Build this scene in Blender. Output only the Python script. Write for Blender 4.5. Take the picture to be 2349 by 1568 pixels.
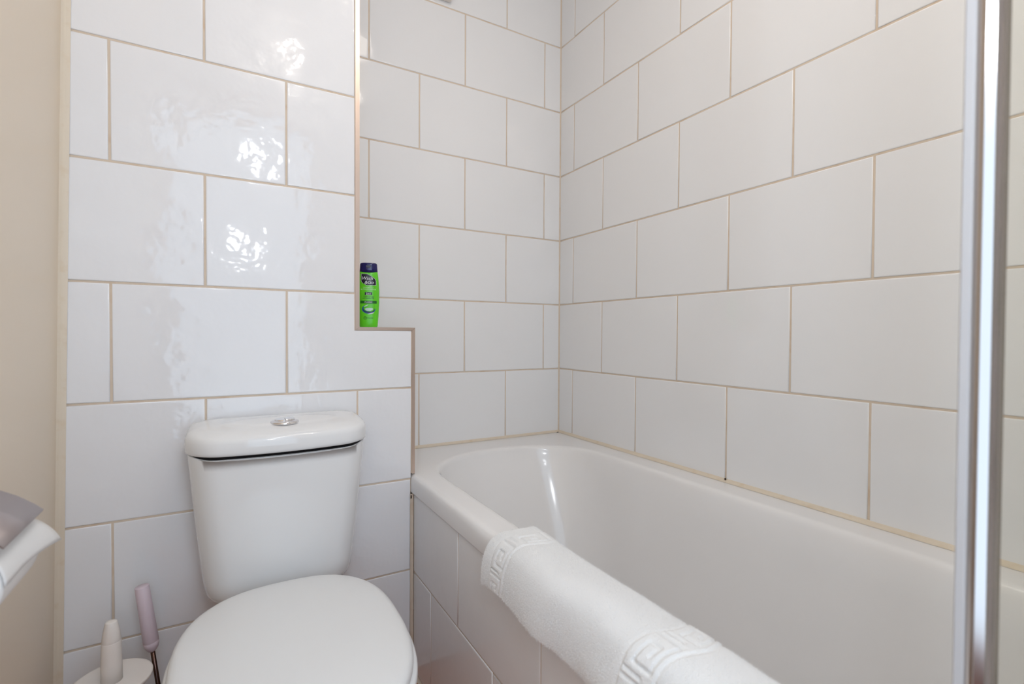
import bpy, bmesh, math, random
from mathutils import Vector, Matrix, noise
random.seed(7)
S = bpy.context.scene
COL = S.collection
for o in list(bpy.data.objects): bpy.data.objects.remove(o)

# ------------------------------------------------------------------ camera
cam_d = bpy.data.cameras.new('camera'); cam = bpy.data.objects.new('camera', cam_d); COL.objects.link(cam)
YAW, PIT, ROL = 0.5238, -0.0160, 0.0051
F = Vector((math.sin(YAW)*math.cos(PIT), math.cos(YAW)*math.cos(PIT), math.sin(PIT)))
R0 = Vector((math.cos(YAW), -math.sin(YAW), 0)); U0 = R0.cross(F)
RR = R0*math.cos(ROL) + U0*math.sin(ROL); UU = RR.cross(F)
m = Matrix((RR, UU, -F)).transposed().to_4x4(); m.translation = Vector((-1.1471, -1.6099, 0.939))
cam.matrix_world = m
cam_d.sensor_width = 36.0; cam_d.sensor_fit = 'HORIZONTAL'; cam_d.lens = 1131.98/2349*36.0
cam_d.clip_start = 0.02
cam_d.dof.use_dof = True; cam_d.dof.focus_distance = 1.35; cam_d.dof.aperture_fstop = 4.5
S.camera = cam

# ------------------------------------------------------------------ light and exposure
S.view_settings.view_transform = 'Standard'; S.view_settings.look = 'None'
S.view_settings.gamma = 1.0; S.view_settings.use_curve_mapping = False
S.view_settings.exposure = 0.0
w = bpy.data.worlds.new('world'); S.world = w; w.use_nodes = True
w.node_tree.nodes['Background'].inputs[0].default_value = (0.9, 0.92, 1.0, 1); w.node_tree.nodes['Background'].inputs[1].default_value = 0.3
BULBS = [(-0.875, -1.63, 2.30), (-0.52, -1.32, 2.30)]   # ceiling spotlight cluster
BULB_W = 2.7
FILL_DOME_E = 6.0                                            # added ceiling dome, soft fill that evens out the walls
PANE_E = 2.45                                             # added broad frontal light, glowing from an unseen door pane
WALL_LAMPS = [(-1.09, 1.35, 50.0), (-1.01, 1.757, 26.0)]  # small globes on the rear wall: x, z, radiance

# ------------------------------------------------------------------ materials
MATS = {}
def mat(name, col, rough=0.5, metal=0.0, bump=None, vary=None, **kw):
    """principled material; bump = (scale, strength, distance), vary = (scale, second colour, low, high)"""
    mt = bpy.data.materials.new(name); mt.use_nodes = True; nt = mt.node_tree; b = nt.nodes['Principled BSDF']
    b.inputs['Base Color'].default_value = (*col, 1); b.inputs['Roughness'].default_value = rough; b.inputs['Metallic'].default_value = metal
    for k, v in kw.items(): b.inputs[k.replace('_', ' ')].default_value = v
    geo = None
    if bump or vary: geo = nt.nodes.new('ShaderNodeNewGeometry')
    if bump:
        n = nt.nodes.new('ShaderNodeTexNoise'); n.inputs['Scale'].default_value = bump[0]; n.inputs['Detail'].default_value = bump[3] if len(bump) > 3 else 2
        nt.links.new(geo.outputs['Position'], n.inputs['Vector'])
        bp = nt.nodes.new('ShaderNodeBump'); bp.inputs['Strength'].default_value = bump[1]; bp.inputs['Distance'].default_value = bump[2]
        nt.links.new(n.outputs['Fac'], bp.inputs['Height']); nt.links.new(bp.outputs['Normal'], b.inputs['Normal'])
    if vary:
        n = nt.nodes.new('ShaderNodeTexNoise'); n.inputs['Scale'].default_value = vary[0]; n.inputs['Detail'].default_value = 5
        nt.links.new(geo.outputs['Position'], n.inputs['Vector'])
        cr = nt.nodes.new('ShaderNodeValToRGB'); cr.color_ramp.elements[0].position = vary[2]; cr.color_ramp.elements[1].position = vary[3]
        cr.color_ramp.elements[0].color = (*col, 1); cr.color_ramp.elements[1].color = (*vary[1], 1)
        nt.links.new(n.outputs['Fac'], cr.inputs['Fac']); nt.links.new(cr.outputs['Color'], b.inputs['Base Color'])
    MATS[name] = mt
    return mt

def lumpy_tile(name, col, amount):
    """white glaze: nearly flat, with a few lumps, each tile a little different"""
    mt = mat(name, col, 0.07); nt = mt.node_tree; b = nt.nodes['Principled BSDF']
    geo = nt.nodes.new('ShaderNodeNewGeometry'); oi = nt.nodes.new('ShaderNodeObjectInfo')
    add = nt.nodes.new('ShaderNodeVectorMath'); add.operation = 'MULTIPLY_ADD'
    comb = nt.nodes.new('ShaderNodeCombineXYZ')
    for i in range(3): nt.links.new(oi.outputs['Random'], comb.inputs[i])
    nt.links.new(comb.outputs[0], add.inputs[0]); add.inputs[1].default_value = (31, 17, 23); nt.links.new(geo.outputs['Position'], add.inputs[2])
    n1 = nt.nodes.new('ShaderNodeTexNoise'); n1.inputs['Scale'].default_value = 7; n1.inputs['Detail'].default_value = 1.5
    n2 = nt.nodes.new('ShaderNodeTexNoise'); n2.inputs['Scale'].default_value = 26; n2.inputs['Detail'].default_value = 2
    for n in (n1, n2): nt.links.new(add.outputs[0], n.inputs['Vector'])
    mu = nt.nodes.new('ShaderNodeMath'); mu.operation = 'MULTIPLY_ADD'; mu.inputs[1].default_value = 0.30
    nt.links.new(n2.outputs['Fac'], mu.inputs[0]); nt.links.new(n1.outputs['Fac'], mu.inputs[2])
    bp = nt.nodes.new('ShaderNodeBump'); bp.inputs['Strength'].default_value = 1.0; bp.inputs['Distance'].default_value = amount
    nt.links.new(mu.outputs[0], bp.inputs['Height']); nt.links.new(bp.outputs['Normal'], b.inputs['Normal'])
    return mt

lumpy_tile('tile_lumpy', (0.87, 0.865, 0.88), 0.0042)
lumpy_tile('tile_smooth', (0.87, 0.86, 0.86), 0.0012)
mat('grout', (0.72, 0.60, 0.48), 0.85, bump=(180, 0.3, 0.001), vary=(22, (0.60, 0.43, 0.29), 0.55, 0.85))
mat('sealant', (0.76, 0.66, 0.53), 0.45, bump=(120, 0.2, 0.001), vary=(40, (0.70, 0.56, 0.40), 0.55, 0.85))
mat('cream_paint', (0.82, 0.70, 0.555), 0.38, bump=(260, 0.12, 0.0008))
mat('white_paint', (0.86, 0.87, 0.885), 0.8)
mat('door_wood', (0.42, 0.19, 0.09), 0.45, vary=(14, (0.34, 0.14, 0.06), 0.4, 0.7))
mat('floor_brown', (0.50, 0.17, 0.055), 0.30, vary=(9, (0.60, 0.24, 0.09), 0.35, 0.7))
mat('satin_trim', (0.66, 0.53, 0.45), 0.30, 1.0, bump=(400, 0.05, 0.0005))  # warm base colour stands in for brown reflections on neutral metal
mat('ceramic', (0.86, 0.855, 0.855), 0.07)
mat('seat_plastic', (0.82, 0.82, 0.82), 0.28)
mat('acrylic', (0.87, 0.85, 0.84), 0.10)
mat('chrome', (0.80, 0.78, 0.78), 0.08, 1.0)
mat('post_metal', (0.52, 0.475, 0.455), 0.16, 1.0)
mat('steel_dark', (0.10, 0.06, 0.05), 0.2, 1.0)
mat('steel_brushed', (0.46, 0.41, 0.41), 0.42, 1.0)
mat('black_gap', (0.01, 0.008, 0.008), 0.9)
mat('towel', (0.93, 0.925, 0.92), 0.95, bump=(700, 0.9, 0.0016, 3))
mat('paper', (0.86, 0.84, 0.82), 0.95, bump=(160, 0.2, 0.001))
mat('brush_plastic', (0.84, 0.78, 0.73), 0.22)
mat('pink_plastic', (0.72, 0.60, 0.66), 0.45)
mat('bristle', (0.75, 0.73, 0.7), 0.9)
mat('fitting_plastic', (0.90, 0.84, 0.78), 0.4)
mat('green_plastic', (0.12, 0.63, 0.012), 0.22)
mat('navy_plastic', (0.004, 0.004, 0.09), 0.12)
mat('label_black', (0.006, 0.006, 0.02), 0.3)
mat('label_white', (0.82, 0.82, 0.82), 0.4)
mat('label_green', (0.01, 0.13, 0.012), 0.3)
mat('label_blue', (0.015, 0.10, 0.30), 0.3)
mat('label_foam', (0.62, 0.76, 0.70), 0.4)
mat('label_lime', (0.55, 0.80, 0.40), 0.4)
mat('seal_strip', (0.75, 0.74, 0.76), 0.25, Transmission_Weight=0.35, IOR=1.3)
def glass_mat():
    mt = bpy.data.materials.new('screen_glass'); mt.use_nodes = True; nt = mt.node_tree
    nt.nodes.remove(nt.nodes['Principled BSDF']); out = nt.nodes['Material Output']
    t = nt.nodes.new('ShaderNodeBsdfTransparent'); t.inputs[0].default_value = (0.96, 0.962, 0.94, 1)
    g = nt.nodes.new('ShaderNodeBsdfGlossy'); g.inputs['Roughness'].default_value = 0.02
    fr = nt.nodes.new('ShaderNodeFresnel'); fr.inputs[0].default_value = 1.45
    mx = nt.nodes.new('ShaderNodeMixShader'); ge = nt.nodes.new('ShaderNodeNewGeometry'); su = nt.nodes.new('ShaderNodeMath'); su.operation = 'SUBTRACT'; su.inputs[0].default_value = 1.0
    ml = nt.nodes.new('ShaderNodeMath'); ml.operation = 'MULTIPLY'
    nt.links.new(ge.outputs['Backfacing'], su.inputs[1]); nt.links.new(su.outputs[0], ml.inputs[0]); nt.links.new(fr.outputs[0], ml.inputs[1]); nt.links.new(ml.outputs[0], mx.inputs[0]); nt.links.new(t.outputs[0], mx.inputs[1]); nt.links.new(g.outputs[0], mx.inputs[2])
    nt.links.new(mx.outputs[0], out.inputs['Surface']); MATS['screen_glass'] = mt
glass_mat()
def emit(name, col, e):
    mt = bpy.data.materials.new(name); mt.use_nodes = True; b = mt.node_tree.nodes['Principled BSDF']
    b.inputs['Base Color'].default_value = (0, 0, 0, 1); b.inputs['Emission Color'].default_value = (*col, 1); b.inputs['Emission Strength'].default_value = e
    MATS[name] = mt
emit('pane_fill_glow', (0.64, 0.81, 1.0), PANE_E)
emit('fill_dome_glow', (1.0, 0.90, 0.80), FILL_DOME_E)
emit('bulb_glow', (1.0, 0.93, 0.85), 4.0)

# ------------------------------------------------------------------ builders
def link(name, me, material=None, parent=None):
    o = bpy.data.objects.new(name, me); COL.objects.link(o)
    if material and me is not None and not me.materials: me.materials.append(MATS[material])
    if parent: o.parent = parent
    return o
def mesh(name, verts, faces, smooth=False):
    me = bpy.data.meshes.new(name); me.from_pydata([tuple(v) for v in verts], [], faces)
    bm = bmesh.new(); bm.from_mesh(me); bmesh.ops.recalc_face_normals(bm, faces=bm.faces); bm.to_mesh(me); bm.free()
    if smooth:
        for p in me.polygons: p.use_smooth = True
    return me
def obj(name, verts, faces, material, parent=None, smooth=False):
    return link(name, mesh(name, verts, faces, smooth), material, parent)
def tag(o, label, cat=None, group=None, kind=None):
    o['label'] = label
    if cat: o['category'] = cat
    if group: o['group'] = group
    if kind: o['kind'] = kind
    return o
def empty(name, loc): 
    o = bpy.data.objects.new(name, None); COL.objects.link(o); o.location = loc; o.empty_display_size = 0.05
    return o
def part(name, verts, faces, material, parent, smooth=False):
    """part given in world coordinates, stored relative to its parent thing"""
    off = Vector((0, 0, 0)); p = parent
    while p: off += p.location; p = p.parent
    return obj(name, [Vector(v) - off for v in verts], faces, material, parent, smooth)
def box(x0, x1, y0, y1, z0, z1):
    v = [(x, y, z) for x in (x0, x1) for y in (y0, y1) for z in (z0, z1)]
    return v, [(0, 1, 3, 2), (4, 6, 7, 5), (0, 4, 5, 1), (2, 3, 7, 6), (0, 2, 6, 4), (1, 5, 7, 3)]
def loft(loops, cap0=True, cap1=True):
    n = len(loops[0]); v = [p for l in loops for p in l]; f = []
    for i in range(len(loops)-1):
        for j in range(n):
            k = (j+1) % n
            f.append((i*n+j, i*n+k, (i+1)*n+k, (i+1)*n+j))
    if cap0: f.append(tuple(range(n-1, -1, -1)))
    if cap1: f.append(tuple((len(loops)-1)*n+j for j in range(n)))
    return v, f
def ring(c, r, z, n=32, sx=1, sy=1): return [(c[0]+r*sx*math.cos(2*math.pi*i/n), c[1]+r*sy*math.sin(2*math.pi*i/n), z) for i in range(n)]
def lathe(c, prof, n=32): return loft([ring(c, r, z, n) for r, z in prof])
def tube(pts, radii, n=20):
    loops = []
    for i, p in enumerate(pts):
        p = Vector(p); a = Vector(pts[max(i-1, 0)]); b = Vector(pts[min(i+1, len(pts)-1)]); d = (b-a).normalized()
        u = d.cross(Vector((0, 1, 0.01))).normalized(); w_ = d.cross(u).normalized()
        loops.append([p + radii[i]*(u*math.cos(2*math.pi*j/n) + w_*math.sin(2*math.pi*j/n)) for j in range(n)])
    return loft(loops)
def prism(poly, axis, a, b):
    """extrude a polygon given in the two other axes"""
    def P(q, t): return {0: (t, q[0], q[1]), 1: (q[0], t, q[1]), 2: (q[0], q[1], t)}[axis]
    return loft([[P(q, a) for q in poly], [P(q, b) for q in poly]])

# tile pieces: an outline in wall coordinates, drawn in at each ring
def inset(poly, d):
    n = len(poly); out = []
    for i in range(n):
        p0, p1, p2 = Vector(poly[i-1]), Vector(poly[i]), Vector(poly[(i+1) % n])
        e1 = (p1-p0).normalized(); e2 = (p2-p1).normalized()
        n1 = Vector((-e1.y, e1.x)); n2 = Vector((-e2.y, e2.x))
        k = d/(1+n1.dot(n2)); out.append(tuple(p1 + (n1+n2)*k))
    return out
RINGS = [(0, -0.0024), (0, -0.0013), (0.0006, -0.0005), (0.0018, -0.00006), (0.0028, 0), (0.006, 0)]
CACHE = {}
def tile_mesh(poly, material):
    key = (material,) + tuple((round(a, 4), round(b, 4)) for a, b in poly)
    if key in CACHE: return CACHE[key]
    loops = [[(a, b, z) for a, b in inset(poly, d)] for d, z in RINGS]
    v, f = loft(loops, cap0=False)
    me = bpy.data.meshes.new('tile'); me.from_pydata(v, [], f)
    for p in me.polygons: p.use_smooth = True
    CACHE[key] = me
    return me
ROT_Y = Matrix(((1, 0, 0), (0, 0, -1), (0, 1, 0)))     # faces the camera side (-y): u = x, v = z
ROT_X = Matrix(((0, 0, -1), (-1, 0, 0), (0, 1, 0)))    # faces -x: u = -y, v = z
GAP = 0.0046
def tile(parent, rot, plane, poly, material, tilt=0.0012):
    us = [p[0] for p in poly]; vs = [p[1] for p in poly]; cu, cv = (min(us)+max(us))/2, (min(vs)+max(vs))/2
    me = tile_mesh([(a-cu, b-cv) for a, b in poly], material)
    if not me.materials: me.materials.append(MATS[material])
    o = bpy.data.objects.new('tile', me); COL.objects.link(o); o.parent = parent
    loc = rot @ Vector((cu, cv, 0))
    if rot is ROT_Y: loc.y = plane
    else: loc.x = plane
    t = Matrix.Rotation(random.uniform(-tilt, tilt), 3, 'X') @ Matrix.Rotation(random.uniform(-tilt, tilt), 3, 'Y')
    mm = (rot @ t).to_4x4(); mm.translation = loc; o.matrix_basis = mm
    return o
def rect(u0, u1, v0, v1, g=GAP/2): return [(u0+g, v0+g), (u1-g, v0+g), (u1-g, v1-g), (u0+g, v1-g)]
H, W = 0.253, 0.3376
RIM = 0.55; CEIL = 2.40

# ------------------------------------------------------------------ the room shell
def xl(z): return -1.43 + 0.0158*(z-1.01)               # the left corner leans a little
BOXY = -0.2914
floor = tag(obj('floor', *box(-1.56, 0.12, -1.82, 0.12, -0.08, 0.0), 'floor_brown'), 'dark brown glossy floor glimpsed between toilet and bath panel', 'floor', kind='structure')
tag(obj('ceiling', *box(-1.56, 0.12, -1.82, 0.12, CEIL, CEIL+0.08), 'white_paint'), 'white painted ceiling over the bathroom', 'ceiling', kind='structure')
v = [(xl(z)-0.0105-d, y, z) for d in (0, 0.1) for y in (-1.706, 0.1) for z in (0, CEIL)]
tag(obj('wall_left', v, [(0, 1, 3, 2), (4, 6, 7, 5), (0, 4, 5, 1), (2, 3, 7, 6), (0, 2, 6, 4), (1, 5, 7, 3)], 'cream_paint'), 'cream painted plain wall at the left edge behind the toilet roll', 'wall', kind='structure')
# wall facing the camera at the far end of the bath
wall_back = tag(obj('wall_back', *box(-0.86, 0.0, 0.0018, 0.1, 0, CEIL), 'grout'), 'white tiled end wall of the bath alcove', 'wall', kind='structure')
for k in range(8):
    z0, z1 = RIM+k*H, min(RIM+(k+1)*H, CEIL)
    if z1-z0 < 0.02: continue
    xs = [-0.2442, -0.5818] if k % 2 == 0 else [-0.0754, -0.4130, -0.7506]
    left = -0.705 if z1 < 0.9 else -0.858
    cuts = [0.0] + [x for x in xs if x > left] + [left]
    for a, b in zip(cuts[1:], cuts[:-1]):
        tile(wall_back, ROT_Y, 0.0, rect(a, b, z0, z1), 'tile_smooth')
# right wall along the bath
wall_right = tag(obj('wall_right', *box(0.0018, 0.1, -1.706, 0.0018, 0, CEIL), 'grout'), 'long white tiled wall along the bath on the right', 'wall', kind='structure')
for k in range(8):
    z0, z1 = RIM+k*H, min(RIM+(k+1)*H, CEIL)
    if z1-z0 < 0.02: continue
    s0 = 0.0877 + (0 if k % 2 == 0 else W/2)
    cuts = [0.0] + [s0+i*W for i in range(6) if s0+i*W < 1.68] + [1.70]
    for a, b in zip(cuts[:-1], cuts[1:]):
        tile(wall_right, ROT_X, 0.0, rect(a, b, z0, z1), 'tile_smooth')
# boxed-in wall behind the toilet, stepping in above the ledge
XU, XR, LEDGE = -0.8574, -0.7048, 0.9480
gy = BOXY+0.0018
poly = [(xl(0)-0.006, 0), (-0.7075, 0), (-0.7075, 0.552), (-0.6975, 0.552), (-0.6975, 0.9535), (-0.8490, 0.9535), (-0.8490, CEIL), (xl(CEIL)-0.006, CEIL)]
wall_box = tag(obj('wall_boxing', *prism(poly, 1, gy, 0.0), 'grout'), 'white tiled boxed-out wall behind the toilet with a stepped ledge', 'wall', kind='structure')
for l in range(-4, 7):
    z0, z1 = max(0.79+l*H, 0.002), min(0.79+(l+1)*H, CEIL)
    if z1-z0 < 0.012: continue
    xs = [-1.3582, -1.0206] if l % 2 == 0 else [-1.1894, -0.8518]
    right = -0.7075-0.0005 if z1 < 0.56 else (XR-0.001 if z1 < 0.95 else XU-0.001)
    if l == 0: right = XR-0.001
    g = GAP/2
    cuts = [None] + [x for x in xs if x < right-0.004] + [right]
    for a, b in zip(cuts[:-1], cuts[1:]):
        if a is None:
            p = [(xl(z0)+0.002, z0+g), (b-g, z0+g), (b-g, z1-g), (xl(z1)+0.002, z1-g)]
        elif l == 0 and b == right:
            p = [(a+g, z0+g), (right-0.001, z0+g), (right-0.001, LEDGE-0.0016), (XU-0.002, LEDGE-0.0016), (XU-0.002, z1-g), (a+g, z1-g)]
        else: p = rect(a, b, z0, z1) if b != right else [(a+g, z0+g), (b-0.001, z0+g), (b-0.001, z1-g), (a+g, z1-g)]
        tile(wall_box, ROT_Y, BOXY, p, 'tile_lumpy', 0.0035)
# ledge top tile
o = tile(wall_box, ROT_Y, BOXY, [(-0.845, 0.01), (-0.70, 0.01), (-0.70, 0.278), (-0.845, 0.278)], 'tile_smooth', 0)
o.matrix_basis = Matrix.Translation((-0.7725, -0.144, 0.9558))
# bath panel, tiled
wall_panel = tag(obj('wall_bath_panel', *box(-0.6982, -0.66, -1.70, BOXY, 0, 0.4935), 'grout'), 'tiled bath side panel below the white bath rim', 'bath panel', kind='structure')
for z0, z1, s in ((0.2775, 0.4955, [0.5975, 0.935, 1.2727, 1.61]), (0.004, 0.2775, [0.4283, 0.766, 1.1036, 1.441])):
    cuts = [0.2935] + s + [1.70]
    for a, b in zip(cuts[:-1], cuts[1:]):
        tile(wall_panel, ROT_X, -0.70, rect(a, b, z0, z1, 0.0019), 'tile_smooth', 0.002)
# rear wall just behind the camera, with a door whose glowing pane is added fill
RW = -1.706
DX0, DX1, DZ1 = -1.415, -0.745, 2.03
rear = empty('wall_rear', (0, RW, 0)); tag(rear, 'plain wall behind the viewpoint with a glazed door', 'wall', kind='structure')
for b in (box(DX1, 0.1, RW-0.1, RW, 0, CEIL), box(-1.56, DX1, RW-0.1, RW, DZ1, CEIL), box(-1.56, DX0, RW-0.1, RW, 0, DZ1)):
    part('wall_piece', *b, 'white_paint', rear)
door = empty('door_1', (DX0, RW-0.03, 0)); tag(door, 'brown wooden door behind the viewpoint, its glowing pane added as frontal light', 'door', kind='structure')
part('pane', *box(DX0+0.05, DX1-0.05, RW-0.034, RW-0.028, 0.50, DZ1-0.08), 'pane_fill_glow', door)
for b in (box(DX0+0.003, DX0+0.05, RW-0.05, RW-0.012, 0.005, DZ1-0.003), box(DX1-0.05, DX1-0.003, RW-0.05, RW-0.012, 0.005, DZ1-0.003), box(DX0+0.05, DX1-0.05, RW-0.05, RW-0.012, 0.005, 0.50), box(DX0+0.05, DX1-0.05, RW-0.05, RW-0.012, DZ1-0.08, DZ1-0.003)):
    part('door_rail', *b, 'door_wood', door)
for n_, (lx, lz, le) in enumerate(WALL_LAMPS):
    emit('globe_glow_%d' % n_, (0.90, 0.95, 1.0), le)
    lamp = empty('door_lamp', (lx, RW-0.012, lz)); tag(lamp, ('lower' if n_ == 0 else 'upper')+' small globe lamp on the door behind the viewpoint', 'lamp')
    lo_ = []
    for k_ in range(9):
        a_ = math.pi*k_/8*0.92; lo_.append([(lx+0.046*math.sin(a_+0.02)*math.cos(2*math.pi*q/20), RW+0.040+0.046*math.cos(a_), lz+0.046*math.sin(a_+0.02)*math.sin(2*math.pi*q/20)) for q in range(20)])
    part('globe', *loft(lo_), 'globe_glow_%d' % n_, lamp, True)
    part('fixing', *tube([(lx, RW-0.028, lz), (lx, RW-0.002, lz)], [0.012, 0.012], 14), 'chrome', lamp, True)

# metal edge trims, mitred
y0, y1 = BOXY-0.0012, BOXY+0.006
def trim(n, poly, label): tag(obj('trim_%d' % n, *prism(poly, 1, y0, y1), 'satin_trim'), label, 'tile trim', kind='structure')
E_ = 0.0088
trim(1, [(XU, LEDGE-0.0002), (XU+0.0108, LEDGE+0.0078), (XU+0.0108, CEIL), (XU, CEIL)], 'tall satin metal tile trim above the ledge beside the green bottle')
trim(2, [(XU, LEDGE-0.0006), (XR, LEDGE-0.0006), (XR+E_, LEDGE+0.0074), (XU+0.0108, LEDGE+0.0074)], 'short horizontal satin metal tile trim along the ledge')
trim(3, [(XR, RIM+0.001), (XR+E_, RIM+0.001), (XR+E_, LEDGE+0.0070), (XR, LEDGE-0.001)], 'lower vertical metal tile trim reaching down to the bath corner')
# sealant beads
def bead(n, pts, offs, material, label):
    """triangular concave bead along a line; offs = two offset vectors to the meeting surfaces"""
    a, b = Vector(offs[0]), Vector(offs[1]); loops = []
    for p in pts:
        p = Vector(p); loops.append([p, p+a, p+a*0.52+b*0.30, p+a*0.30+b*0.52, p+b])
    tag(obj('trim_%d' % n, *loft(loops), material, smooth=False), label, 'sealant', kind='structure')
bead(4, [(-0.702, 0.0005, RIM), (0.0, 0.0005, RIM)], [(0, 0, 0.009), (0, -0.011, 0.0005)], 'sealant', 'beige sealant line where the bath meets the end wall')
bead(5, [(0.0005, 0.0, RIM), (0.0005, -1.70, RIM)], [(0, 0, 0.009), (-0.011, 0, 0.0005)], 'sealant', 'long beige sealant line where the bath meets the right wall')
bead(6, [(xl(0)-0.011, BOXY-0.0002, 0), (xl(CEIL)-0.011, BOXY-0.0002, CEIL)], [(0.0145, -0.0004, 0), (0.0004, -0.007, 0)], 'sealant', 'cream filler bead in the corner beside the painted wall')
bead(7, [(-0.7002, BOXY-0.0002, 0.002), (-0.7002, BOXY-0.0002, 0.495)], [(-0.0085, 0, 0), (0, -0.003, 0)], 'grout', 'grout joint between bath panel and boxed wall')
bead(8, [(-0.7002, BOXY, 0.0005), (-0.7002, -1.70, 0.0005)], [(0, 0, 0.006), (-0.007, 0, 0)], 'sealant', 'pale sealant line between bath panel and floor')
bead(9, [(0.0005, 0.0005, RIM), (0.0005, 0.0005, CEIL)], [(-0.0042, -0.0001, 0), (-0.0001, -0.0042, 0)], 'grout', 'grout joint in the tiled corner above the bath')

mat('mould', (0.03, 0.015, 0.008), 0.8)
def mark(parent, x, y, z, sx, sy, sz):
    loops = [[(x+sx*k_*math.cos(a*math.pi/5), y+sy*k_*math.sin(a*math.pi/5)*(1+0.3*math.sin(a*2.1)), z+sz*h_) for a in range(10)] for k_, h_ in ((1, -0.5), (0.8, 0.5))]
    part('mould_spot', *loft(loops), 'mould', bpy.data.objects[parent])
mark('trim_4', -0.0095, -0.0100, 0.5512, 0.0075, 0.0030, 0.0015)
mark('trim_5', -0.0030, -0.765, 0.5575, 0.0022, 0.0028, 0.004)
mark('trim_7', -0.7068, -0.2935, 0.487, 0.0018, 0.0015, 0.008)
# ------------------------------------------------------------------ bath
bath = empty('bathtub', (-0.353, -0.85, 0)); tag(bath, 'white bathtub along the right tiled wall', 'bathtub')
NB = 160
def rrect(x0, x1, y0, y1, r, z):
    """rounded rectangle sampled by angle about the bath centre"""
    cx, cy = -0.358, -0.85; out = []
    for i in range(NB):
        a = 2*math.pi*i/NB; dx, dy = math.cos(a), math.sin(a)
        # warp the angle so corners are hit
        t = min(((x1-cx) if dx > 0 else (x0-cx))/dx if abs(dx) > 1e-9 else 1e9, ((y1-cy) if dy > 0 else (y0-cy))/dy if abs(dy) > 1e-9 else 1e9)
        px, py = cx+dx*t, cy+dy*t
        # round the corners by clamping to the corner circle along the ray
        ccx = min(max(px, x0+r), x1-r); ccy = min(max(py, y0+r), y1-r)
        qx, qy = px-ccx, py-ccy
        if abs(qx) > 1e-9 and abs(qy) > 1e-9:
            # intersect the ray with the circle
            ox, oy = cx-ccx, cy-ccy; b = ox*dx+oy*dy; c = ox*ox+oy*oy-r*r; disc = b*b-c
            if disc > 0: t = -b+math.sqrt(disc); px, py = cx+dx*t, cy+dy*t
        out.append((px, py, z))
    return out
ANG = []
def basin(hw, yf, ynr, rf, rn, z, e=2.0):
    """basin loop: straight sides, elliptical ends (far end semi-axis rf, near end rn)"""
    cx = -0.361; cy = -0.85; out = []
    for i in range(NB):
        a = 2*math.pi*i/NB; dx, dy = math.cos(a), math.sin(a)
        lo, hi = 0.0, 2.0
        for _ in range(40):
            t = (lo+hi)/2; x, y = dx*t, cy+dy*t
            if y > yf-rf: q = (abs(x)/hw)**e + ((y-(yf-rf))/rf)**e
            elif y < ynr+rn: q = (abs(x)/hw)**e + (((ynr+rn)-y)/rn)**e
            else: q = (abs(x)/hw)**e
            if q > 1: hi = t
            else: lo = t
        out.append((cx+dx*lo, cy+dy*lo, z))
    return out
BX0, BX1, BY0, BY1 = -0.7072, -0.0012, -1.699, -0.0012
ol = []
for ins, z in ((0.022, 0.499), (0.020, 0.4965), (0.004, 0.4965), (0.0012, 0.4985), (0, 0.503), (0.0005, 0.532), (0.0022, 0.5405), (0.0058, 0.5462), (0.0110, 0.5492), (0.018, 0.5500), (0.024, 0.5500)):
    ol.append(rrect(BX0+ins, BX1-min(ins, 0.006), BY0+min(ins, 0.006), BY1-min(ins, 0.006), 0.006+ins*0.2, z))
for d, z in ((0.014, 0.55), (0.007, 0.5499), (0.002, 0.5490), (-0.002, 0.5468), (-0.005, 0.5428), (-0.0075, 0.5355), (-0.0105, 0.522)):
    ol.append(basin(0.2775+d, -0.132+d, -1.585-d, 0.222+d, 0.14+d, z))
for t in [i/14 for i in range(1, 15)]:
    z = 0.522 - t*0.33; s = 0.0135+0.035*t+0.012*t*t
    ol.append(basin(0.2775-s, -0.132-0.0135-0.17*t, -1.585+s+0.03*t, 0.21-0.02*t, 0.13, z, 2.0+0.3*t))
for q, dz in ((0.02, 0.014), (0.05, 0.024), (0.10, 0.029), (0.16, 0.031)):
    s = 0.0605+q; ol.append(basin(0.2775-s, -0.316-q, -1.585+s+0.03, 0.19, 0.12, 0.192-dz, 2.3))
v, f = loft(ol, cap0=False)
part('bath_shell', v, f, 'acrylic', bath, True)
part('drain', *lathe((-0.36, -1.33), [(0.033, 0.158), (0.033, 0.1635), (0.028, 0.166), (0.010, 0.164), (0.004, 0.162)], 24), 'chrome', bath, True)

# ------------------------------------------------------------------ toilet
TX = -1.040
toilet = empty('toilet', (TX, -0.6, 0)); tag(toilet, 'white close-coupled toilet with closed lid and rounded cistern', 'toilet')
def dloop(hw, yb, yf, bulge, rf, z, rb=0.02, cx=TX, n=14, zfun=None):
    """D plan: straight back, convex front"""
    pts = []
    def arc(px, py, r, a0, a1):
        for i in range(n): a = math.radians(a0+(a1-a0)*i/(n-1)); pts.append((px+r*math.cos(a), py+r*math.sin(a)))
    arc(cx+hw-rb, yb-rb, rb, 90, 0); arc(cx+hw-rf, yf+rf, rf, 0, -90)
    for i in range(1, 16): pts.append((cx+hw-rf-(2*(hw-rf))*i/16, yf))
    arc(cx-hw+rf, yf+rf, rf, -90, -180); arc(cx-hw+rb, yb-rb, rb, 180, 90)
    for i in range(1, 10): pts.append((cx-hw+rb+(2*(hw-rb))*i/10, yb))
    out = []
    for x, y in pts:
        k = max(0.0, (yb-y)/(yb-yf)); u = (x-cx)/hw
        y2 = y - bulge*k*(1-u*u)
        out.append((x, y2, z + (zfun(x, y2) if zfun else 0)))
    return out
YB = BOXY-0.004
def body(t):  # t: 0 bottom .. 1 top
    hw = 0.149+0.030*t**0.8; yf = -0.436-0.010*t; return hw, yf
loops = []
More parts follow.
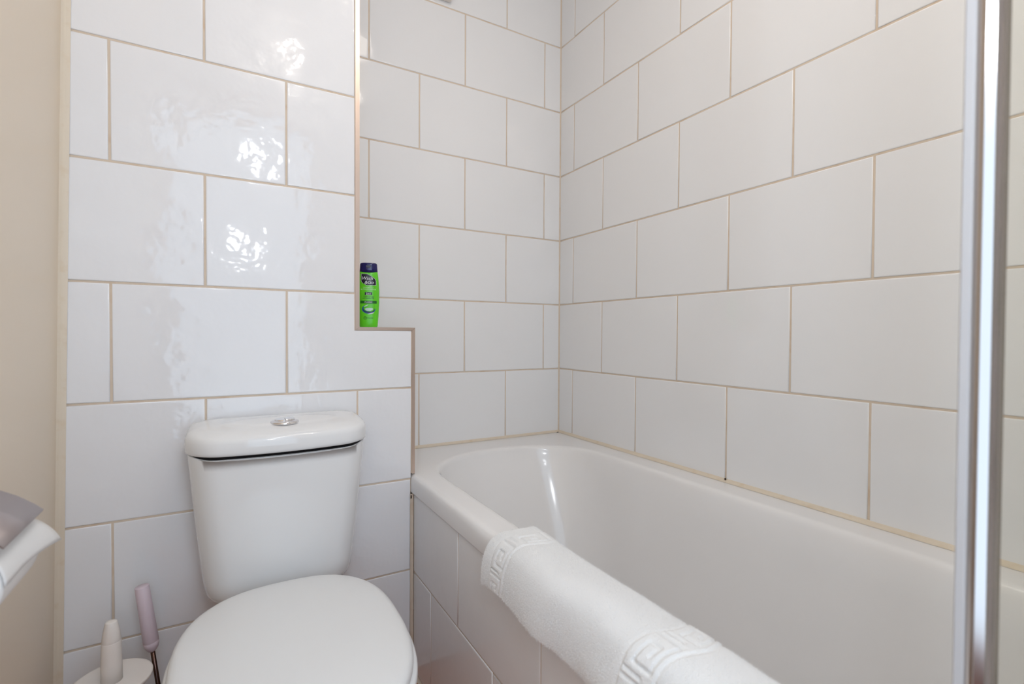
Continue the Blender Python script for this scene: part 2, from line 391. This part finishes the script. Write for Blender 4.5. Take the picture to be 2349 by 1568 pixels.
for ins, z in ((0.05, 0.3645), (0.03, 0.365), (0.014, 0.369), (0.005, 0.377), (0.0, 0.390)):
    hw, yf = body(0); loops.append(dloop(hw-ins, YB-ins*0.2, yf+ins, 0.022, 0.05, z))
for i in range(1, 13):
    t = i/12; hw, yf = body(t); loops.append(dloop(hw, YB, yf, 0.022, 0.05+0.006*t, 0.390+(0.682-0.390)*t))
def dip(x, y):
    u = abs(x-TX)/0.179; k = max(0, min(1, (-0.40-y)/0.03)); return -0.0100*k*max(0, 1-u**4)
hw, yf = body(1)
loops.append(dloop(hw, YB, yf, 0.022, 0.056, 0.686, zfun=dip))
loops.append(dloop(hw-0.001, YB, yf+0.001, 0.022, 0.056, 0.6876, zfun=dip))
loops.append(dloop(hw-0.004, YB-0.002, yf+0.004, 0.022, 0.055, 0.6876, zfun=dip))
loops.append(dloop(hw-0.012, YB-0.009, yf+0.012, 0.022, 0.050, 0.655))
loops.append(dloop(hw-0.050, YB-0.020, yf+0.050, 0.015, 0.040, 0.60))
part('cistern', *loft(loops), 'ceramic', toilet, True)
part('cistern_shadow_gap', *loft([dloop(hw-0.0125, YB-0.010, yf+0.0125, 0.022, 0.05, 0.6600), dloop(hw-0.0035, YB-0.010, yf+0.0035, 0.022, 0.05, 0.6884), dloop(hw-0.0135, YB-0.010, yf+0.0135, 0.022, 0.05, 0.6884)]), 'black_gap', toilet)  # solid black insert standing in for the shade under the lid
lid = []
LB = 0.6882; LHW, LYF = 0.1845, -0.4525
for ins, z in ((0.03, LB+0.002), (0.014, LB), (0.004, LB+0.0006), (0.001, LB+0.003), (0, LB+0.008), (0.0004, LB+0.026), (0.0020, LB+0.0365), (0.0055, LB+0.0438), (0.011, LB+0.0487), (0.019, LB+0.0518), (0.030, LB+0.0538), (0.046, LB+0.0550)):
    lid.append(dloop(LHW-ins, YB-0.001-ins*(0.35 if ins < 0.02 else 0.5), LYF+ins, 0.027, 0.062-ins*0.2, z, rb=0.03))
# raised oval in the middle of the lid, drawn on the same number of points
np_ = len(lid[0]); base = lid[-1]
cyl = -0.379
def oval(ax, ay, z):
    out = []
    for (x, y, _) in base:
        a = math.atan2((y-cyl)/0.06, (x-TX)/0.13); out.append((TX+ax*math.cos(a), cyl+ay*math.sin(a), z))
    return out
for ax, ay, dz in ((0.124, 0.042, 0.0554), (0.118, 0.038, 0.0562), (0.108, 0.034, 0.0570), (0.09, 0.030, 0.0573), (0.04, 0.02, 0.0575)):
    lid.append(oval(ax, ay, LB+dz))
def slope(p):
    k = max(0.0, min(1.0, (p[2]-LB-0.03)/0.02)); return (p[0], p[1], p[2] + k*(0.003-0.075*(-0.30-p[1])))
lid = [[slope(p) for p in q] for q in lid]
lid_o = part('cistern_lid', *loft(lid), 'ceramic', toilet, True)
cyb = -0.404; bz = LB+0.0566+0.003-0.075*0.104
def part2(name, verts, faces, material, parent, smooth=False): return part(name, verts, faces, material, parent, smooth)
btn = part('flush_button', *lathe((TX+0.004, cyb), [(0.029, bz-0.002), (0.0295, bz), (0.0285, bz+0.003), (0.0235, bz+0.0052), (0.0212, bz+0.0052), (0.0205, bz+0.0025)], 40), 'chrome', toilet, True)
def half_button(sx):
    a0 = -90 if sx > 0 else 90; c0 = (TX+0.004+sx*0.0007, cyb)
    loops = []
    for r, z in ((0.0200, bz+0.002), (0.0200, bz+0.0058), (0.0188, bz+0.0074), (0.012, bz+0.0078)):
        l = [(c0[0]+r*math.cos(math.radians(a0+180*i/16)), c0[1]+r*math.sin(math.radians(a0+180*i/16)), z + (0.0012 if sx > 0 else 0)) for i in range(17)]
        loops.append(l)
    part('button_half', *loft(loops), 'chrome', btn, False)
half_button(1); half_button(-1)
# seat lid, seat and pan
SX, SYM = -1.051, -0.72
def egg(hw, back, front, z, eb=2.6, ef=2.5, n=96, dome=0.0):
    out = []
    for i in range(n):
        a = 2*math.pi*i/n; c, s = math.cos(a), math.sin(a)
        e = eb if s > 0 else ef; b = back if s > 0 else front
        x = hw*math.copysign(abs(c)**(2/e), c); y = b*math.copysign(abs(s)**(2/e), s)
        out.append((SX+x, SYM+y, z))
    return out
l = []
for ins, z in ((0.02, 0.4128), (0.006, 0.4124), (0.001, 0.414), (0.0, 0.418), (0.0006, 0.4235), (0.003, 0.428), (0.0075, 0.4312), (0.014, 0.4332), (0.03, 0.4352), (0.06, 0.4375), (0.10, 0.4392), (0.14, 0.440)):
    l.append(egg(0.1775-ins, 0.217-ins, 0.25-ins, z))
part('seat_lid', *loft(l), 'seat_plastic', toilet, True)
l = []
for ins, z in ((0.03, 0.3942), (0.006, 0.3940), (0.001, 0.396), (0.0, 0.400), (0.0, 0.407), (0.002, 0.4105), (0.008, 0.4118), (0.045, 0.4118), (0.05, 0.407), (0.05, 0.396)):
    l.append(egg(0.1835-ins, 0.21-ins, 0.256-ins, z))
v, f = loft(l, False, False); n = 96; k = len(l)-1
f += [(k*n+j, k*n+(j+1) % n, (j+1) % n, j) for j in range(n)]
part('seat', v, f, 'seat_plastic', toilet, True)
for sx in (-0.075, 0.075):
    part('hinge', *tube([(SX+sx-0.018, -0.499, 0.404), (SX+sx+0.018, -0.499, 0.404)], [0.009, 0.009], 14), 'seat_plastic', toilet, True)
l = []
for hw, bk, fr, z in ((0.105, 0.27, 0.14, 0.001), (0.107, 0.27, 0.145, 0.02), (0.100, 0.26, 0.13, 0.10), (0.105, 0.26, 0.15, 0.20), (0.135, 0.27, 0.195, 0.29), (0.162, 0.27, 0.225, 0.335), (0.172, 0.24, 0.236, 0.362), (0.174, 0.205, 0.240, 0.384), (0.170, 0.200, 0.236, 0.3930), (0.12, 0.17, 0.18, 0.3932), (0.11, 0.15, 0.16, 0.38)):
    l.append(egg(hw, bk, fr, z, eb=3.2))
part('pan', *loft(l), 'ceramic', toilet, True)

part('cistern_base', *loft([dloop(h_, YB-0.004, -0.45, 0.0, 0.03, z_) for h_, z_ in ((0.085, 0.24), (0.092, 0.33), (0.095, 0.3643))]), 'ceramic', toilet, True)
# ------------------------------------------------------------------ toilet brushes
BX, BY = -1.334, -0.460
br = empty('toilet_brush', (BX, BY, 0)); tag(br, 'cream toilet brush with tapered handle and round disc lid, nearest the left wall', 'toilet brush', 'toilet brushes in the corner')
part('holder', *lathe((BX, BY), [(0.050, 0.001), (0.053, 0.004), (0.052, 0.03), (0.047, 0.20), (0.047, 0.285), (0.045, 0.285), (0.044, 0.02)], 40), 'brush_plastic', br, True)
part('disc_lid', *lathe((BX, BY), [(0.046, 0.2855), (0.058, 0.2875), (0.0620, 0.2925), (0.0622, 0.2955), (0.0615, 0.297), (0.058, 0.2975), (0.035, 0.2955), (0.018, 0.2955)], 56), 'brush_plastic', br, True)
part('handle', *lathe((BX, BY), [(0.0165, 0.2950), (0.0160, 0.33), (0.0150, 0.3680), (0.0149, 0.3685), (0.0145, 0.3690), (0.0146, 0.3695), (0.0136, 0.380), (0.0125, 0.389), (0.0105, 0.398), (0.0090, 0.4045), (0.0086, 0.4052), (0.004, 0.4055)], 36), 'brush_plastic', br, True)
b2 = empty('toilet_brush', (-1.258, -0.362, 0)); tag(b2, 'pale pink-handled toilet brush leaning on a dark metal rod beside the toilet', 'toilet brush', 'toilet brushes in the corner')
A = Vector((-1.3007, -0.358, 0.4166)); D = (Vector((-1.2832, -0.360, 0.278))-A).normalized()
def along(t): return A + D*t
part('handle', *tube([along(t) for t in (0.0, 0.0008, 0.05, 0.118, 0.1185, 0.119, 0.126, 0.133, 0.138, 0.1405)], [0.0120, 0.0125, 0.0130, 0.0138, 0.0135, 0.0138, 0.0132, 0.0108, 0.007, 0.004], 32), 'pink_plastic', b2, True)
part('rod', *tube([along(0.138), along(0.36)], [0.0042, 0.0042], 16), 'steel_dark', b2, True)
part('brush_head', *tube([along(t) for t in (0.31, 0.315, 0.36, 0.385)], [0.012, 0.030, 0.032, 0.014], 20), 'bristle', b2, True)
cb = along(0.36)
part('cup', *lathe((cb.x, cb.y), [(0.040, 0.001), (0.042, 0.004), (0.043, 0.13), (0.041, 0.132), (0.040, 0.01)], 32), 'pink_plastic', b2, True)

# ------------------------------------------------------------------ toilet roll on the left wall
XW = -1.4345
hold = empty('toilet_roll_holder', (XW, -0.855, 0.76)); tag(hold, 'brushed metal toilet roll holder with curved cover flap on cream wall', 'roll holder')
RC = (-1.390, 0.680)
flap_prof = [(-1.443, 0.772), (-1.425, 0.770), (-1.405, 0.763), (-1.385, 0.754), (-1.365, 0.742), (-1.350, 0.730), (-1.342, 0.722)]
RY0, RY1 = -0.925, -0.808
v = []; f = []
for i, (x, z) in enumerate(flap_prof):
    for y in (RY0-0.004, RY1+0.004):
        v += [(x, y, z), (x-0.0004, y, z-0.0014)]
for i in range(len(flap_prof)-1):
    a = i*4; b = a+4; f += [(a, a+2, b+2, b), (a+1, b+1, b+3, a+3), (a, b, b+1, a+1), (a+2, a+3, b+3, b+2)]
k = (len(flap_prof)-1)*4; f += [(0, 1, 3, 2), (k, k+2, k+3, k+1)]
part('cover_flap', v, f, 'steel_brushed', hold, True)
part('wall_plate', *box(XW-0.009, XW-0.002, -0.885, -0.825, 0.735, 0.785), 'steel_brushed', hold)
part('arm', *tube([(XW-0.004, RY0+0.0, 0.74), (RC[0], RY0-0.006, 0.70), (RC[0], RY0-0.006, RC[1]), (RC[0], RY1+0.006, RC[1])], [0.003]*4, 10), 'steel_brushed', hold, True)
roll = empty('toilet_roll', (RC[0], -0.86, RC[1])); tag(roll, 'white toilet paper roll hanging under the metal flap', 'toilet roll')
lo = []
def rr(r, y): return [(RC[0]+r*math.cos(2*math.pi*i/48), y, RC[1]+r*math.sin(2*math.pi*i/48)) for i in range(48)]
for r, y in ((0.019, RY0), (0.043, RY0), (0.045, RY0+0.001), (0.0452, RY0+0.01), (0.0452, RY1-0.01), (0.045, RY1-0.001), (0.043, RY1), (0.019, RY1)): lo.append(rr(r, y))
v, f = loft(lo, False, False); n = 48; k = len(lo)-1; f += [(k*n+j, k*n+(j+1) % n, (j+1) % n, j) for j in range(n)]
part('paper', v, f, 'paper', roll, True)
# loose sheet with its corner folded out past the roll's end
sh = []; NS, NT = 14, 10
for i in range(NS+1):
    for j in range(NT+1):
        s, t = i/NS, j/NT
        y = RY0 + s*0.118
        a = math.radians(62 - 62*t)
        x = RC[0] + 0.0475*math.cos(a); z = RC[1] + 0.0475*math.sin(a)
        k = max(0, s-0.45)/0.55*t
        y += 0.052*k**1.4; x += 0.006*k; z -= 0.014*k*k
        sh.append((x, y, z))
f = [(i*(NT+1)+j, (i+1)*(NT+1)+j, (i+1)*(NT+1)+j+1, i*(NT+1)+j+1) for i in range(NS) for j in range(NT)]
so = part('loose_sheet', sh, f, 'paper', roll, True)
md = so.modifiers.new('thick', 'SOLIDIFY'); md.thickness = 0.0006

# ------------------------------------------------------------------ towel over the rim
towel = empty('bath_towel', (-0.68, -1.1, RIM)); tag(towel, 'thick white terry towel with woven key border hung over the bath rim', 'towel')
def catmull(P, n):
    out = []
    for i in range(len(P)-1):
        p0 = P[max(i-1, 0)]; p1 = P[i]; p2 = P[i+1]; p3 = P[min(i+2, len(P)-1)]
        for k in range(n):
            t = k/n
            out.append(tuple(0.5*((2*p1[d])+(-p0[d]+p2[d])*t+(2*p0[d]-5*p1[d]+4*p2[d]-p3[d])*t*t+(-p0[d]+3*p1[d]-3*p2[d]+p3[d])*t**3) for d in range(2)))
    out.append(P[-1]); return out
prof = catmull([(-0.588, 0.40), (-0.598, 0.45), (-0.607, 0.50), (-0.617, 0.538), (-0.634, 0.5600), (-0.655, 0.5645), (-0.680, 0.5645), (-0.700, 0.5605), (-0.7155, 0.5480), (-0.7235, 0.5270), (-0.7270, 0.500), (-0.7275, 0.478), (-0.7265, 0.462)], 24)
# resample by arc length
acc = [0]
for a, b in zip(prof[:-1], prof[1:]): acc.append(acc[-1]+math.dist(a, b))
LT = acc[-1]; NV = int(LT/0.0017); LS = 0.66; NU = int(LS/0.0017)
def samp(t):
    t = max(0, min(LT, t))
    lo_, hi_ = 0, len(acc)-1
    while hi_-lo_ > 1:
        mid = (lo_+hi_)//2
        if acc[mid] <= t: lo_ = mid
        else: hi_ = mid
    k = (t-acc[lo_])/(acc[hi_]-acc[lo_]+1e-12)
    a, b = prof[lo_], prof[hi_]
    tx, tz = b[0]-a[0], b[1]-a[1]; L = math.hypot(tx, tz) or 1
    return a[0]+(b[0]-a[0])*k, a[1]+(b[1]-a[1])*k, tz/L, -tx/L     # position and normal
def segd(p, a, b):
    vx, vy = b[0]-a[0], b[1]-a[1]; wx, wy = p[0]-a[0], p[1]-a[1]
    t = max(0, min(1, (wx*vx+wy*vy)/(vx*vx+vy*vy))); return math.hypot(wx-t*vx, wy-t*vy)
KEY = [((0.12, 0.0), (0.12, 0.84)), ((0.12, 0.84), (0.80, 0.84)), ((0.80, 0.84), (0.80, 0.26)), ((0.80, 0.26), (0.38, 0.26)), ((0.38, 0.26), (0.38, 0.60)), ((0.38, 0.60), (0.58, 0.60)), ((0.98, 0.0), (0.98, 0.62))]
BW, PER = 0.046, 0.062
def band(s, t, s0):
    """relief of a woven key border that starts s0 from the edge"""
    q = s-s0
    if q < -0.006 or q > BW+0.006: return 0.0
    if q < 0: return -0.0012*(1-abs(q+0.003)/0.003) if q > -0.006 else 0
    if q > BW: return -0.0012*(1-abs(q-BW-0.003)/0.003)
    u = (t % PER)/PER; vv = q/BW
    d = min(segd((u*PER, vv*BW), (a[0]*PER, a[1]*BW), (b[0]*PER, b[1]*BW)) for a, b in KEY)
    return 0.0013 + (-0.0040*(1-d/0.0030) if d < 0.0030 else 0.0)
top, bot = [], []
for i in range(NU+1):
    s = i*LS/NU
    for j in range(NV+1):
        t = j*LT/NV
        x, z, nx, nz = samp(t)
        if nx > 0 and t > LT*0.6: nx, nz = -nx, -nz
        # edge line of the far end drifts with t
        yfar = -0.792 - 0.020*math.exp(-((t-0.19)/0.04)**2) + 0.018*max(0, (t-0.22)/0.12)
        y = yfar - s
        hang = max(0.0, (t-0.235)/(LT-0.235))
        wr_ = 0.0035*noise.noise(Vector((s*9, t*14, 1.0))) + 0.005*hang*noise.noise(Vector((s*12+3, t*9, 7.0))) + 0.002*hang*math.sin(s*30+t*9)
        relief = band(s, t+0.012, 0.032+0.004*noise.noise(Vector((t*12, 0, 3)))) + band(s, t+0.035, 0.372+0.05*(t-0.18)+0.004*noise.noise(Vector((t*12, 5, 3))))
        fz = 0.0005*noise.noise(Vector((s*420, t*420, 0)))
        edge = min(s, LS-s, (LT-t), t); rnd = 0.0055*(1-max(0, 1-edge/0.0055)**2)**0.5
        zz = z + hang*hang*(0.006*min(1, s/0.06) + 0.0015*math.sin(s*23))
        d_out = rnd + max(wr_, -0.002) + relief*min(1, edge/0.004) + fz
        top.append((x+nx*d_out, y+0.0008*noise.noise(Vector((t*300, s*40, 9))), zz+nz*d_out))
        d_in = -min(rnd, 0.0055)*1.6
        bot.append((x+nx*d_in, y, zz+nz*d_in if hang < 0.01 else zz+nz*d_in))
nu, nv = NU+1, NV+1; V = top+bot; off = len(top); f = []
for i in range(NU):
    for j in range(NV):
        a, b, c, d = i*nv+j, (i+1)*nv+j, (i+1)*nv+j+1, i*nv+j+1
        f.append((a, b, c, d)); f.append((off+a, off+d, off+c, off+b))
for i in range(NU):
    for j in (0, NV): f.append((i*nv+j, (i+1)*nv+j, off+(i+1)*nv+j, off+i*nv+j))
for j in range(NV):
    for i in (0, NU): f.append((i*nv+j, i*nv+j+1, off+i*nv+j+1, off+i*nv+j))
part('cloth', V, f, 'towel', towel, True)
# terry pile: short fibres standing on the cloth
rng = random.Random(3); fv, ff = [], []
for _ in range(70000):
    i = rng.randrange(1, NU); j = rng.randrange(int(NV*0.32), NV)
    s = i*LS/NU; q1, q2 = s-0.032, s-0.372
    inband = (-0.004 < q1 < BW+0.004) or (-0.004 < q2 < BW+0.010)
    if inband and rng.random() < 0.85: continue
    P0 = Vector(top[i*nv+j]); du = Vector(top[(i+1)*nv+j])-Vector(top[(i-1)*nv+j]); dv = Vector(top[i*nv+min(j+1, NV)])-Vector(top[i*nv+j-1])
    nn = dv.cross(du); 
    if nn.length < 1e-9: continue
    nn.normalize()
    if nn.dot(P0-Vector(bot[i*nv+j])) < 0: nn = -nn
    P0 = P0 + du*rng.uniform(-0.4, 0.4) + dv*rng.uniform(-0.4, 0.4)
    dr = (nn*0.8 + Vector((rng.gauss(0, 0.6), rng.gauss(0, 0.6), rng.gauss(0, 0.6)))).normalized()
    if dr.dot(nn) < 0.1: continue
    w_ = dr.cross(Vector((rng.gauss(0, 1), rng.gauss(0, 1), rng.gauss(0, 1)))).normalized()*0.00022
    k = len(fv); fv += [P0-w_-nn*0.0003, P0+w_-nn*0.0003, P0+dr*rng.uniform(0.0012, 0.0026)]; ff.append((k, k+1, k+2))
off_ = Vector((-0.68, -1.1, RIM))
me = bpy.data.meshes.new('pile'); me.from_pydata([tuple(p-off_) for p in fv], [], ff)
pile = link('pile', me, 'towel', towel); pile['kind'] = 'stuff'

# ------------------------------------------------------------------ shampoo bottle on the ledge
BC = Vector((-0.8005, -0.200, 0.9566))
bot_ = empty('shampoo_bottle', BC); tag(bot_, 'bright green shampoo bottle with navy flip cap standing on the ledge', 'bottle')
bot_.scale = (1.03, 1.03, 0.995); bot_.rotation_euler = (0, 0, math.radians(-16))
def bprof(z):
    """half-width and half-depth of the bottle at height z"""
    pts = [(0.0, 0.0225, 0.0125), (0.004, 0.0240, 0.0140), (0.03, 0.0262, 0.0160), (0.07, 0.0282, 0.0172), (0.10, 0.0284, 0.0172), (0.13, 0.0268, 0.0165), (0.150, 0.0245, 0.0150), (0.158, 0.0236, 0.0143), (0.176, 0.0226, 0.0135), (0.1795, 0.0218, 0.0128), (0.1805, 0.019, 0.011)]
    for a, b in zip(pts[:-1], pts[1:]):
        if a[0] <= z <= b[0]:
            k = (z-a[0])/(b[0]-a[0]); k = k if k < 0 else k; return a[1]+(b[1]-a[1])*k, a[2]+(b[2]-a[2])*k
    return pts[-1][1:]
def bloop(z, grow=0.0, n=64, zf=None, e=2.6):
    a, b = bprof(z); out = []
    for i in range(n):
        t = 2*math.pi*i/n; c, s = math.cos(t), math.sin(t)
        x = (a+grow)*math.copysign(abs(c)**(2/e), c); y = (b+grow)*math.copysign(abs(s)**(2/e), s)
        out.append((x, y, z+(zf(x, y) if zf else 0)))
    return out
def lobj(name, verts, faces, material, parent, smooth=False): return obj(name, verts, faces, material, parent, smooth)
swoop = lambda x, y: -0.0045*(1-(x/0.026)**2) if y < 0 else -0.001
lobj('bottle_body', *loft([bloop(z) for z in (0, 0.0015, 0.004, 0.012, 0.03, 0.05, 0.07, 0.085, 0.10, 0.115, 0.13, 0.14, 0.15)] + [bloop(0.157, zf=swoop), bloop(0.158, -0.002, zf=swoop)]), 'green_plastic', bot_, True)
cap = lobj('cap', *loft([bloop(0.157, -0.0015, zf=swoop), bloop(0.1572, 0.0003, zf=swoop), bloop(0.163), bloop(0.170), bloop(0.176), bloop(0.1785), bloop(0.1798), bloop(0.1805)]), 'navy_plastic', bot_, True)
lobj('thumb_notch', [(x, -bprof(0.1665)[1]-0.0006+abs(x)*0.06, z) for x, z in ((-0.0075, 0.1722), (0.0075, 0.1722), (0.005, 0.1675), (0, 0.166), (-0.005, 0.1675))] + [(x, -0.008, z) for x, z in ((-0.0075, 0.1722), (0.0075, 0.1722), (0.005, 0.1675), (0, 0.166), (-0.005, 0.1675))],
     [(0, 1, 2, 3, 4)] + [(i, (i+1) % 5, 5+(i+1) % 5, 5+i) for i in range(5)], 'label_black', cap)
def front(x, z, e=2.6):
    a, b = bprof(z); q = max(0.0, 1-(abs(x)/a)**e); return -b*q**(1/e)
def decal(name, pts2, material, lift=0.00025, faces=None):
    v = [(x, front(x, z)-lift, z) for x, z in pts2]
    return obj(name, v, faces or [tuple(range(len(v)))], material, bot_)
def strip_fill(name, xl_, zs, material, lift):
    """filled shape given as rows: (z, left, right), wrapped on the bottle"""
    pts, f = [], []; n = 8
    for z, a, b in zs: pts += [(a+(b-a)*i/n, z) for i in range(n+1)]
    for r in range(len(zs)-1):
        for i in range(n): f.append((r*(n+1)+i, r*(n+1)+i+1, (r+1)*(n+1)+i+1, (r+1)*(n+1)+i))
    return decal(name, pts, material, lift, f)
def text(name, s, size, cx, cz, material, shear=0.0, lift=0.0005, sx=1.0):
    c = bpy.data.curves.new('t', 'FONT'); c.body = s; c.size = size; c.align_x = 'CENTER'; c.shear = shear; c.resolution_u = 3
    c.offset = size*0.004
    to = bpy.data.objects.new('t', c); COL.objects.link(to)
    dg = bpy.context.evaluated_depsgraph_get(); me = bpy.data.meshes.new_from_object(to.evaluated_get(dg))
    bpy.data.objects.remove(to)
    for v_ in me.vertices:
        x, z = cx+v_.co.x*sx, cz+v_.co.y; v_.co = (x, front(x, z)-lift, z)
    me.materials.clear(); me.materials.append(MATS[material])
    return link(name, me, None, bot_)
def leaf(o_):
    rows = []
    for i in range(15):
        t = i/14; z = 0.1175+0.031*t
        l_ = -0.0185 + 0.012*max(0, 0.35-t)**1.3*3.0
        r_ = 0.0195 - 0.0265*max(0, t-0.35)**1.9*2.0
        if t < 0.12: l_ = -0.006-0.04*t
        rows.append((z - 0.004*(0), l_-o_, r_+o_))
    return rows
strip_fill('logo_leaf', None, [(z+(0 if 0 < i < 14 else (-.0007 if i == 0 else .0007)), a, b) for i, (z, a, b) in enumerate(leaf(0.0007))], 'label_white', 0.0002)
strip_fill('logo_leaf', None, leaf(0), 'label_black', 0.00035)
text('lettering', 'Wash', 0.0128, -0.0035, 0.1325, 'label_white', 0.25)
text('lettering', '&Go', 0.0128, 0.0015, 0.1208, 'label_white', 0.2)
text('lettering', 'SHAMPOO', 0.0056, 0, 0.1085, 'label_lime')
text('lettering', '& CONDITIONER', 0.0056, 0, 0.1035, 'label_lime', sx=0.92)
strip_fill('label_box', None, [(0.0895, -0.0095, 0.0095), (0.0975, -0.0095, 0.0095)], 'label_black', 0.00025)
text('lettering', '2in1', 0.0080, 0, 0.0907, 'label_white')
text('lettering', 'Clean, strong', 0.0048, 0, 0.0838, 'label_black')
text('lettering', 'and healthy hair', 0.0048, 0, 0.0793, 'label_black')
strip_fill('label_band', None, [(0.0660, -0.021, 0.0215), (0.0735, -0.021, 0.0215)], 'label_green', 0.00025)
text('lettering', 'CLASSIC', 0.0056, 0, 0.0677, 'label_white')
def crescent(name, material, w, a0, a1, rx, rz, cx, cz, lift):
    pts, f = [], []; n = 28
    for i in range(n+1):
        t = i/n; a = math.radians(a0+(a1-a0)*t); k = w*math.sin(math.pi*min(1, t*1.0))**0.8
        pts += [(cx+(rx)*math.cos(a), cz+rz*math.sin(a)), (cx+(rx-k)*math.cos(a), cz+(rz-k)*math.sin(a))]
    for i in range(n): f.append((2*i, 2*i+2, 2*i+3, 2*i+1))
    decal(name, pts, material, lift, f)
crescent('wave_emblem', 'label_blue', 0.0065, 120, 370, 0.0175, 0.0125, 0.0005, 0.0500, 0.00025)
crescent('wave_emblem', 'label_black', 0.0026, 165, 372, 0.0152, 0.0100, 0.0008, 0.0500, 0.0004)
strip_fill('wave_foam', None, [(0.0455, -0.004, 0.005), (0.048, -0.008, 0.0105), (0.051, -0.0095, 0.0125), (0.0535, -0.004, 0.010)], 'label_foam', 0.00045)
crescent('wave_emblem', 'label_white', 0.0028, 255, 325, 0.0172, 0.0128, 0.0015, 0.0488, 0.0005)
crescent('wave_emblem', 'label_foam', 0.0030, 95, 150, 0.0160, 0.0125, 0.0015, 0.0502, 0.0005)
pts = []; f = []
for i in range(33):
    a = 2*math.pi*i/32; pts += [(-0.0085+0.0042*math.cos(a), 0.0255+0.0042*math.sin(a)), (-0.0085+0.0034*math.cos(a), 0.0255+0.0034*math.sin(a))]
for i in range(32): f.append((2*i, 2*i+2, 2*i+3, 2*i+1))
decal('recycle_mark', pts, 'label_black', 0.0003, f)
text('lettering', '100%', 0.0026, -0.0085, 0.0247, 'label_black')
text('lettering', 'recyclable', 0.0040, 0.0045, 0.0243, 'label_black')

# ------------------------------------------------------------------ glass bath screen close to the camera
scr = empty('shower_screen', (-0.675, -1.58, 0.552)); tag(scr, 'clear glass bath screen with chrome edge post at the right of the picture', 'shower screen')
Z0, Z1 = 0.556, 1.98
def scr_poly(name, poly, material, smooth=False): return part(name, *prism(poly, 2, Z0, Z1), material, scr, smooth)
part('glass_panel', *box(-0.678, -0.672, -1.690, -1.4825, Z0, Z1), 'screen_glass', scr)
# chrome post: rounded sides with a slightly turned flat face towards the room
cx_, cy_ = -0.675, -1.4745
prof_ = [(0.0070, -0.0060), (0.0075, 0.0060), (0.0045, 0.0080), (-0.0020, 0.0080), (-0.0050, 0.0072), (-0.0068, 0.0050), (-0.0074, 0.0028), (-0.0082, 0.0020), (-0.0059, -0.0032), (-0.0045, -0.0038), (-0.0010, -0.0066), (0.0030, -0.0080)]
scr_poly('edge_post', [(cx_+a, cy_+b) for a, b in prof_], 'post_metal')
scr_poly('seal_strip', [(-0.6780, -1.4662), (-0.6790, -1.4645), (-0.6790, -1.4600), (-0.6765, -1.4585), (-0.6730, -1.4585), (-0.6700, -1.4605), (-0.6700, -1.4662)], 'seal_strip')
part('wall_channel', *box(-0.688, -0.662, -1.704, -1.684, Z0, Z1), 'chrome', scr)
part('bottom_rail', *box(-0.682, -0.668, -1.684, -1.4835, 0.5515, 0.5665), 'chrome', scr)

# ------------------------------------------------------------------ fitting high on the alcove wall
fit = empty('wall_fitting', (-0.56, -0.02, 2.09)); tag(fit, 'pale boxy fitting high on the alcove wall, lower corner just in frame', 'wall fitting')
fx0, fx1, fz0, fz1 = -0.66, -0.4705, 2.0845, 2.275
def rp(ins, y):
    r = 0.008; pts = []
    for (px, pz, a0) in ((fx1-ins-r, fz0+ins+r, -90), (fx1-ins-r, fz1-ins-r, 0), (fx0+ins+r, fz1-ins-r, 90), (fx0+ins+r, fz0+ins+r, 180)):
        for i in range(5): a = math.radians(a0+90*i/4); pts.append((px+r*math.cos(a), y, pz+r*math.sin(a)))
    return pts
part('housing', *loft([rp(0.002, -0.0004), rp(0.002, -0.003), rp(0, -0.003), rp(0, -0.030), rp(0.001, -0.034), rp(0.004, -0.036)]), 'fitting_plastic', fit)
for i in range(6):
    z = fz0+0.03+i*0.022; part('louvre', *box(fx0+0.02, fx1-0.02, -0.040, -0.0362, z, z+0.010), 'fitting_plastic', fit)

# ------------------------------------------------------------------ ceiling spotlights, and an added fill dome
plate = empty('ceiling_spotlight', (-0.84, -1.56, CEIL)); tag(plate, 'ceiling spotlight cluster with two small bulbs above the viewpoint', 'ceiling light')
part('base_plate', *lathe((-0.84, -1.56), [(0.06, CEIL-0.001), (0.06, CEIL-0.012), (0.05, CEIL-0.018)], 32), 'chrome', plate, True)
for i, (x, y, z) in enumerate(BULBS):
    part('lamp_arm', *tube([(-0.84+(x+0.84)*0.15, -1.56+(y+1.56)*0.15, CEIL-0.013), (x, y, CEIL-0.02), (x, y, z+0.03)], [0.006]*3, 10), 'chrome', plate, True)
    part('bulb', *lathe((x, y), [(0.012, z+0.032), (0.016, z+0.030), (0.022, z+0.022), (0.012, z+0.021)], 20), 'bulb_glow', plate, True)
    ld = bpy.data.lights.new('spot_bulb', 'POINT'); ld.energy = BULB_W; ld.color = (1.0, 0.90, 0.80); ld.shadow_soft_size = 0.018
    lo_ = bpy.data.objects.new('bulb_light', ld); COL.objects.link(lo_); lo_.parent = plate; lo_.location = Vector((x, y, z)) - plate.location

dome = empty('ceiling_fill_dome', (-0.66, -0.98, CEIL)); tag(dome, 'added dome-shaped fill light, unseen, over the middle of the room', 'ceiling light')
part('base_ring', *lathe((-0.66, -0.98), [(0.175, CEIL-0.001), (0.178, CEIL-0.012), (0.172, CEIL-0.020), (0.165, CEIL-0.020)], 48), 'white_paint', dome, True)
part('diffuser', *lathe((-0.66, -0.98), [(0.165, CEIL-0.021), (0.155, CEIL-0.035), (0.12, CEIL-0.052), (0.06, CEIL-0.062), (0.01, CEIL-0.064)], 48), 'fill_dome_glow', dome, True)
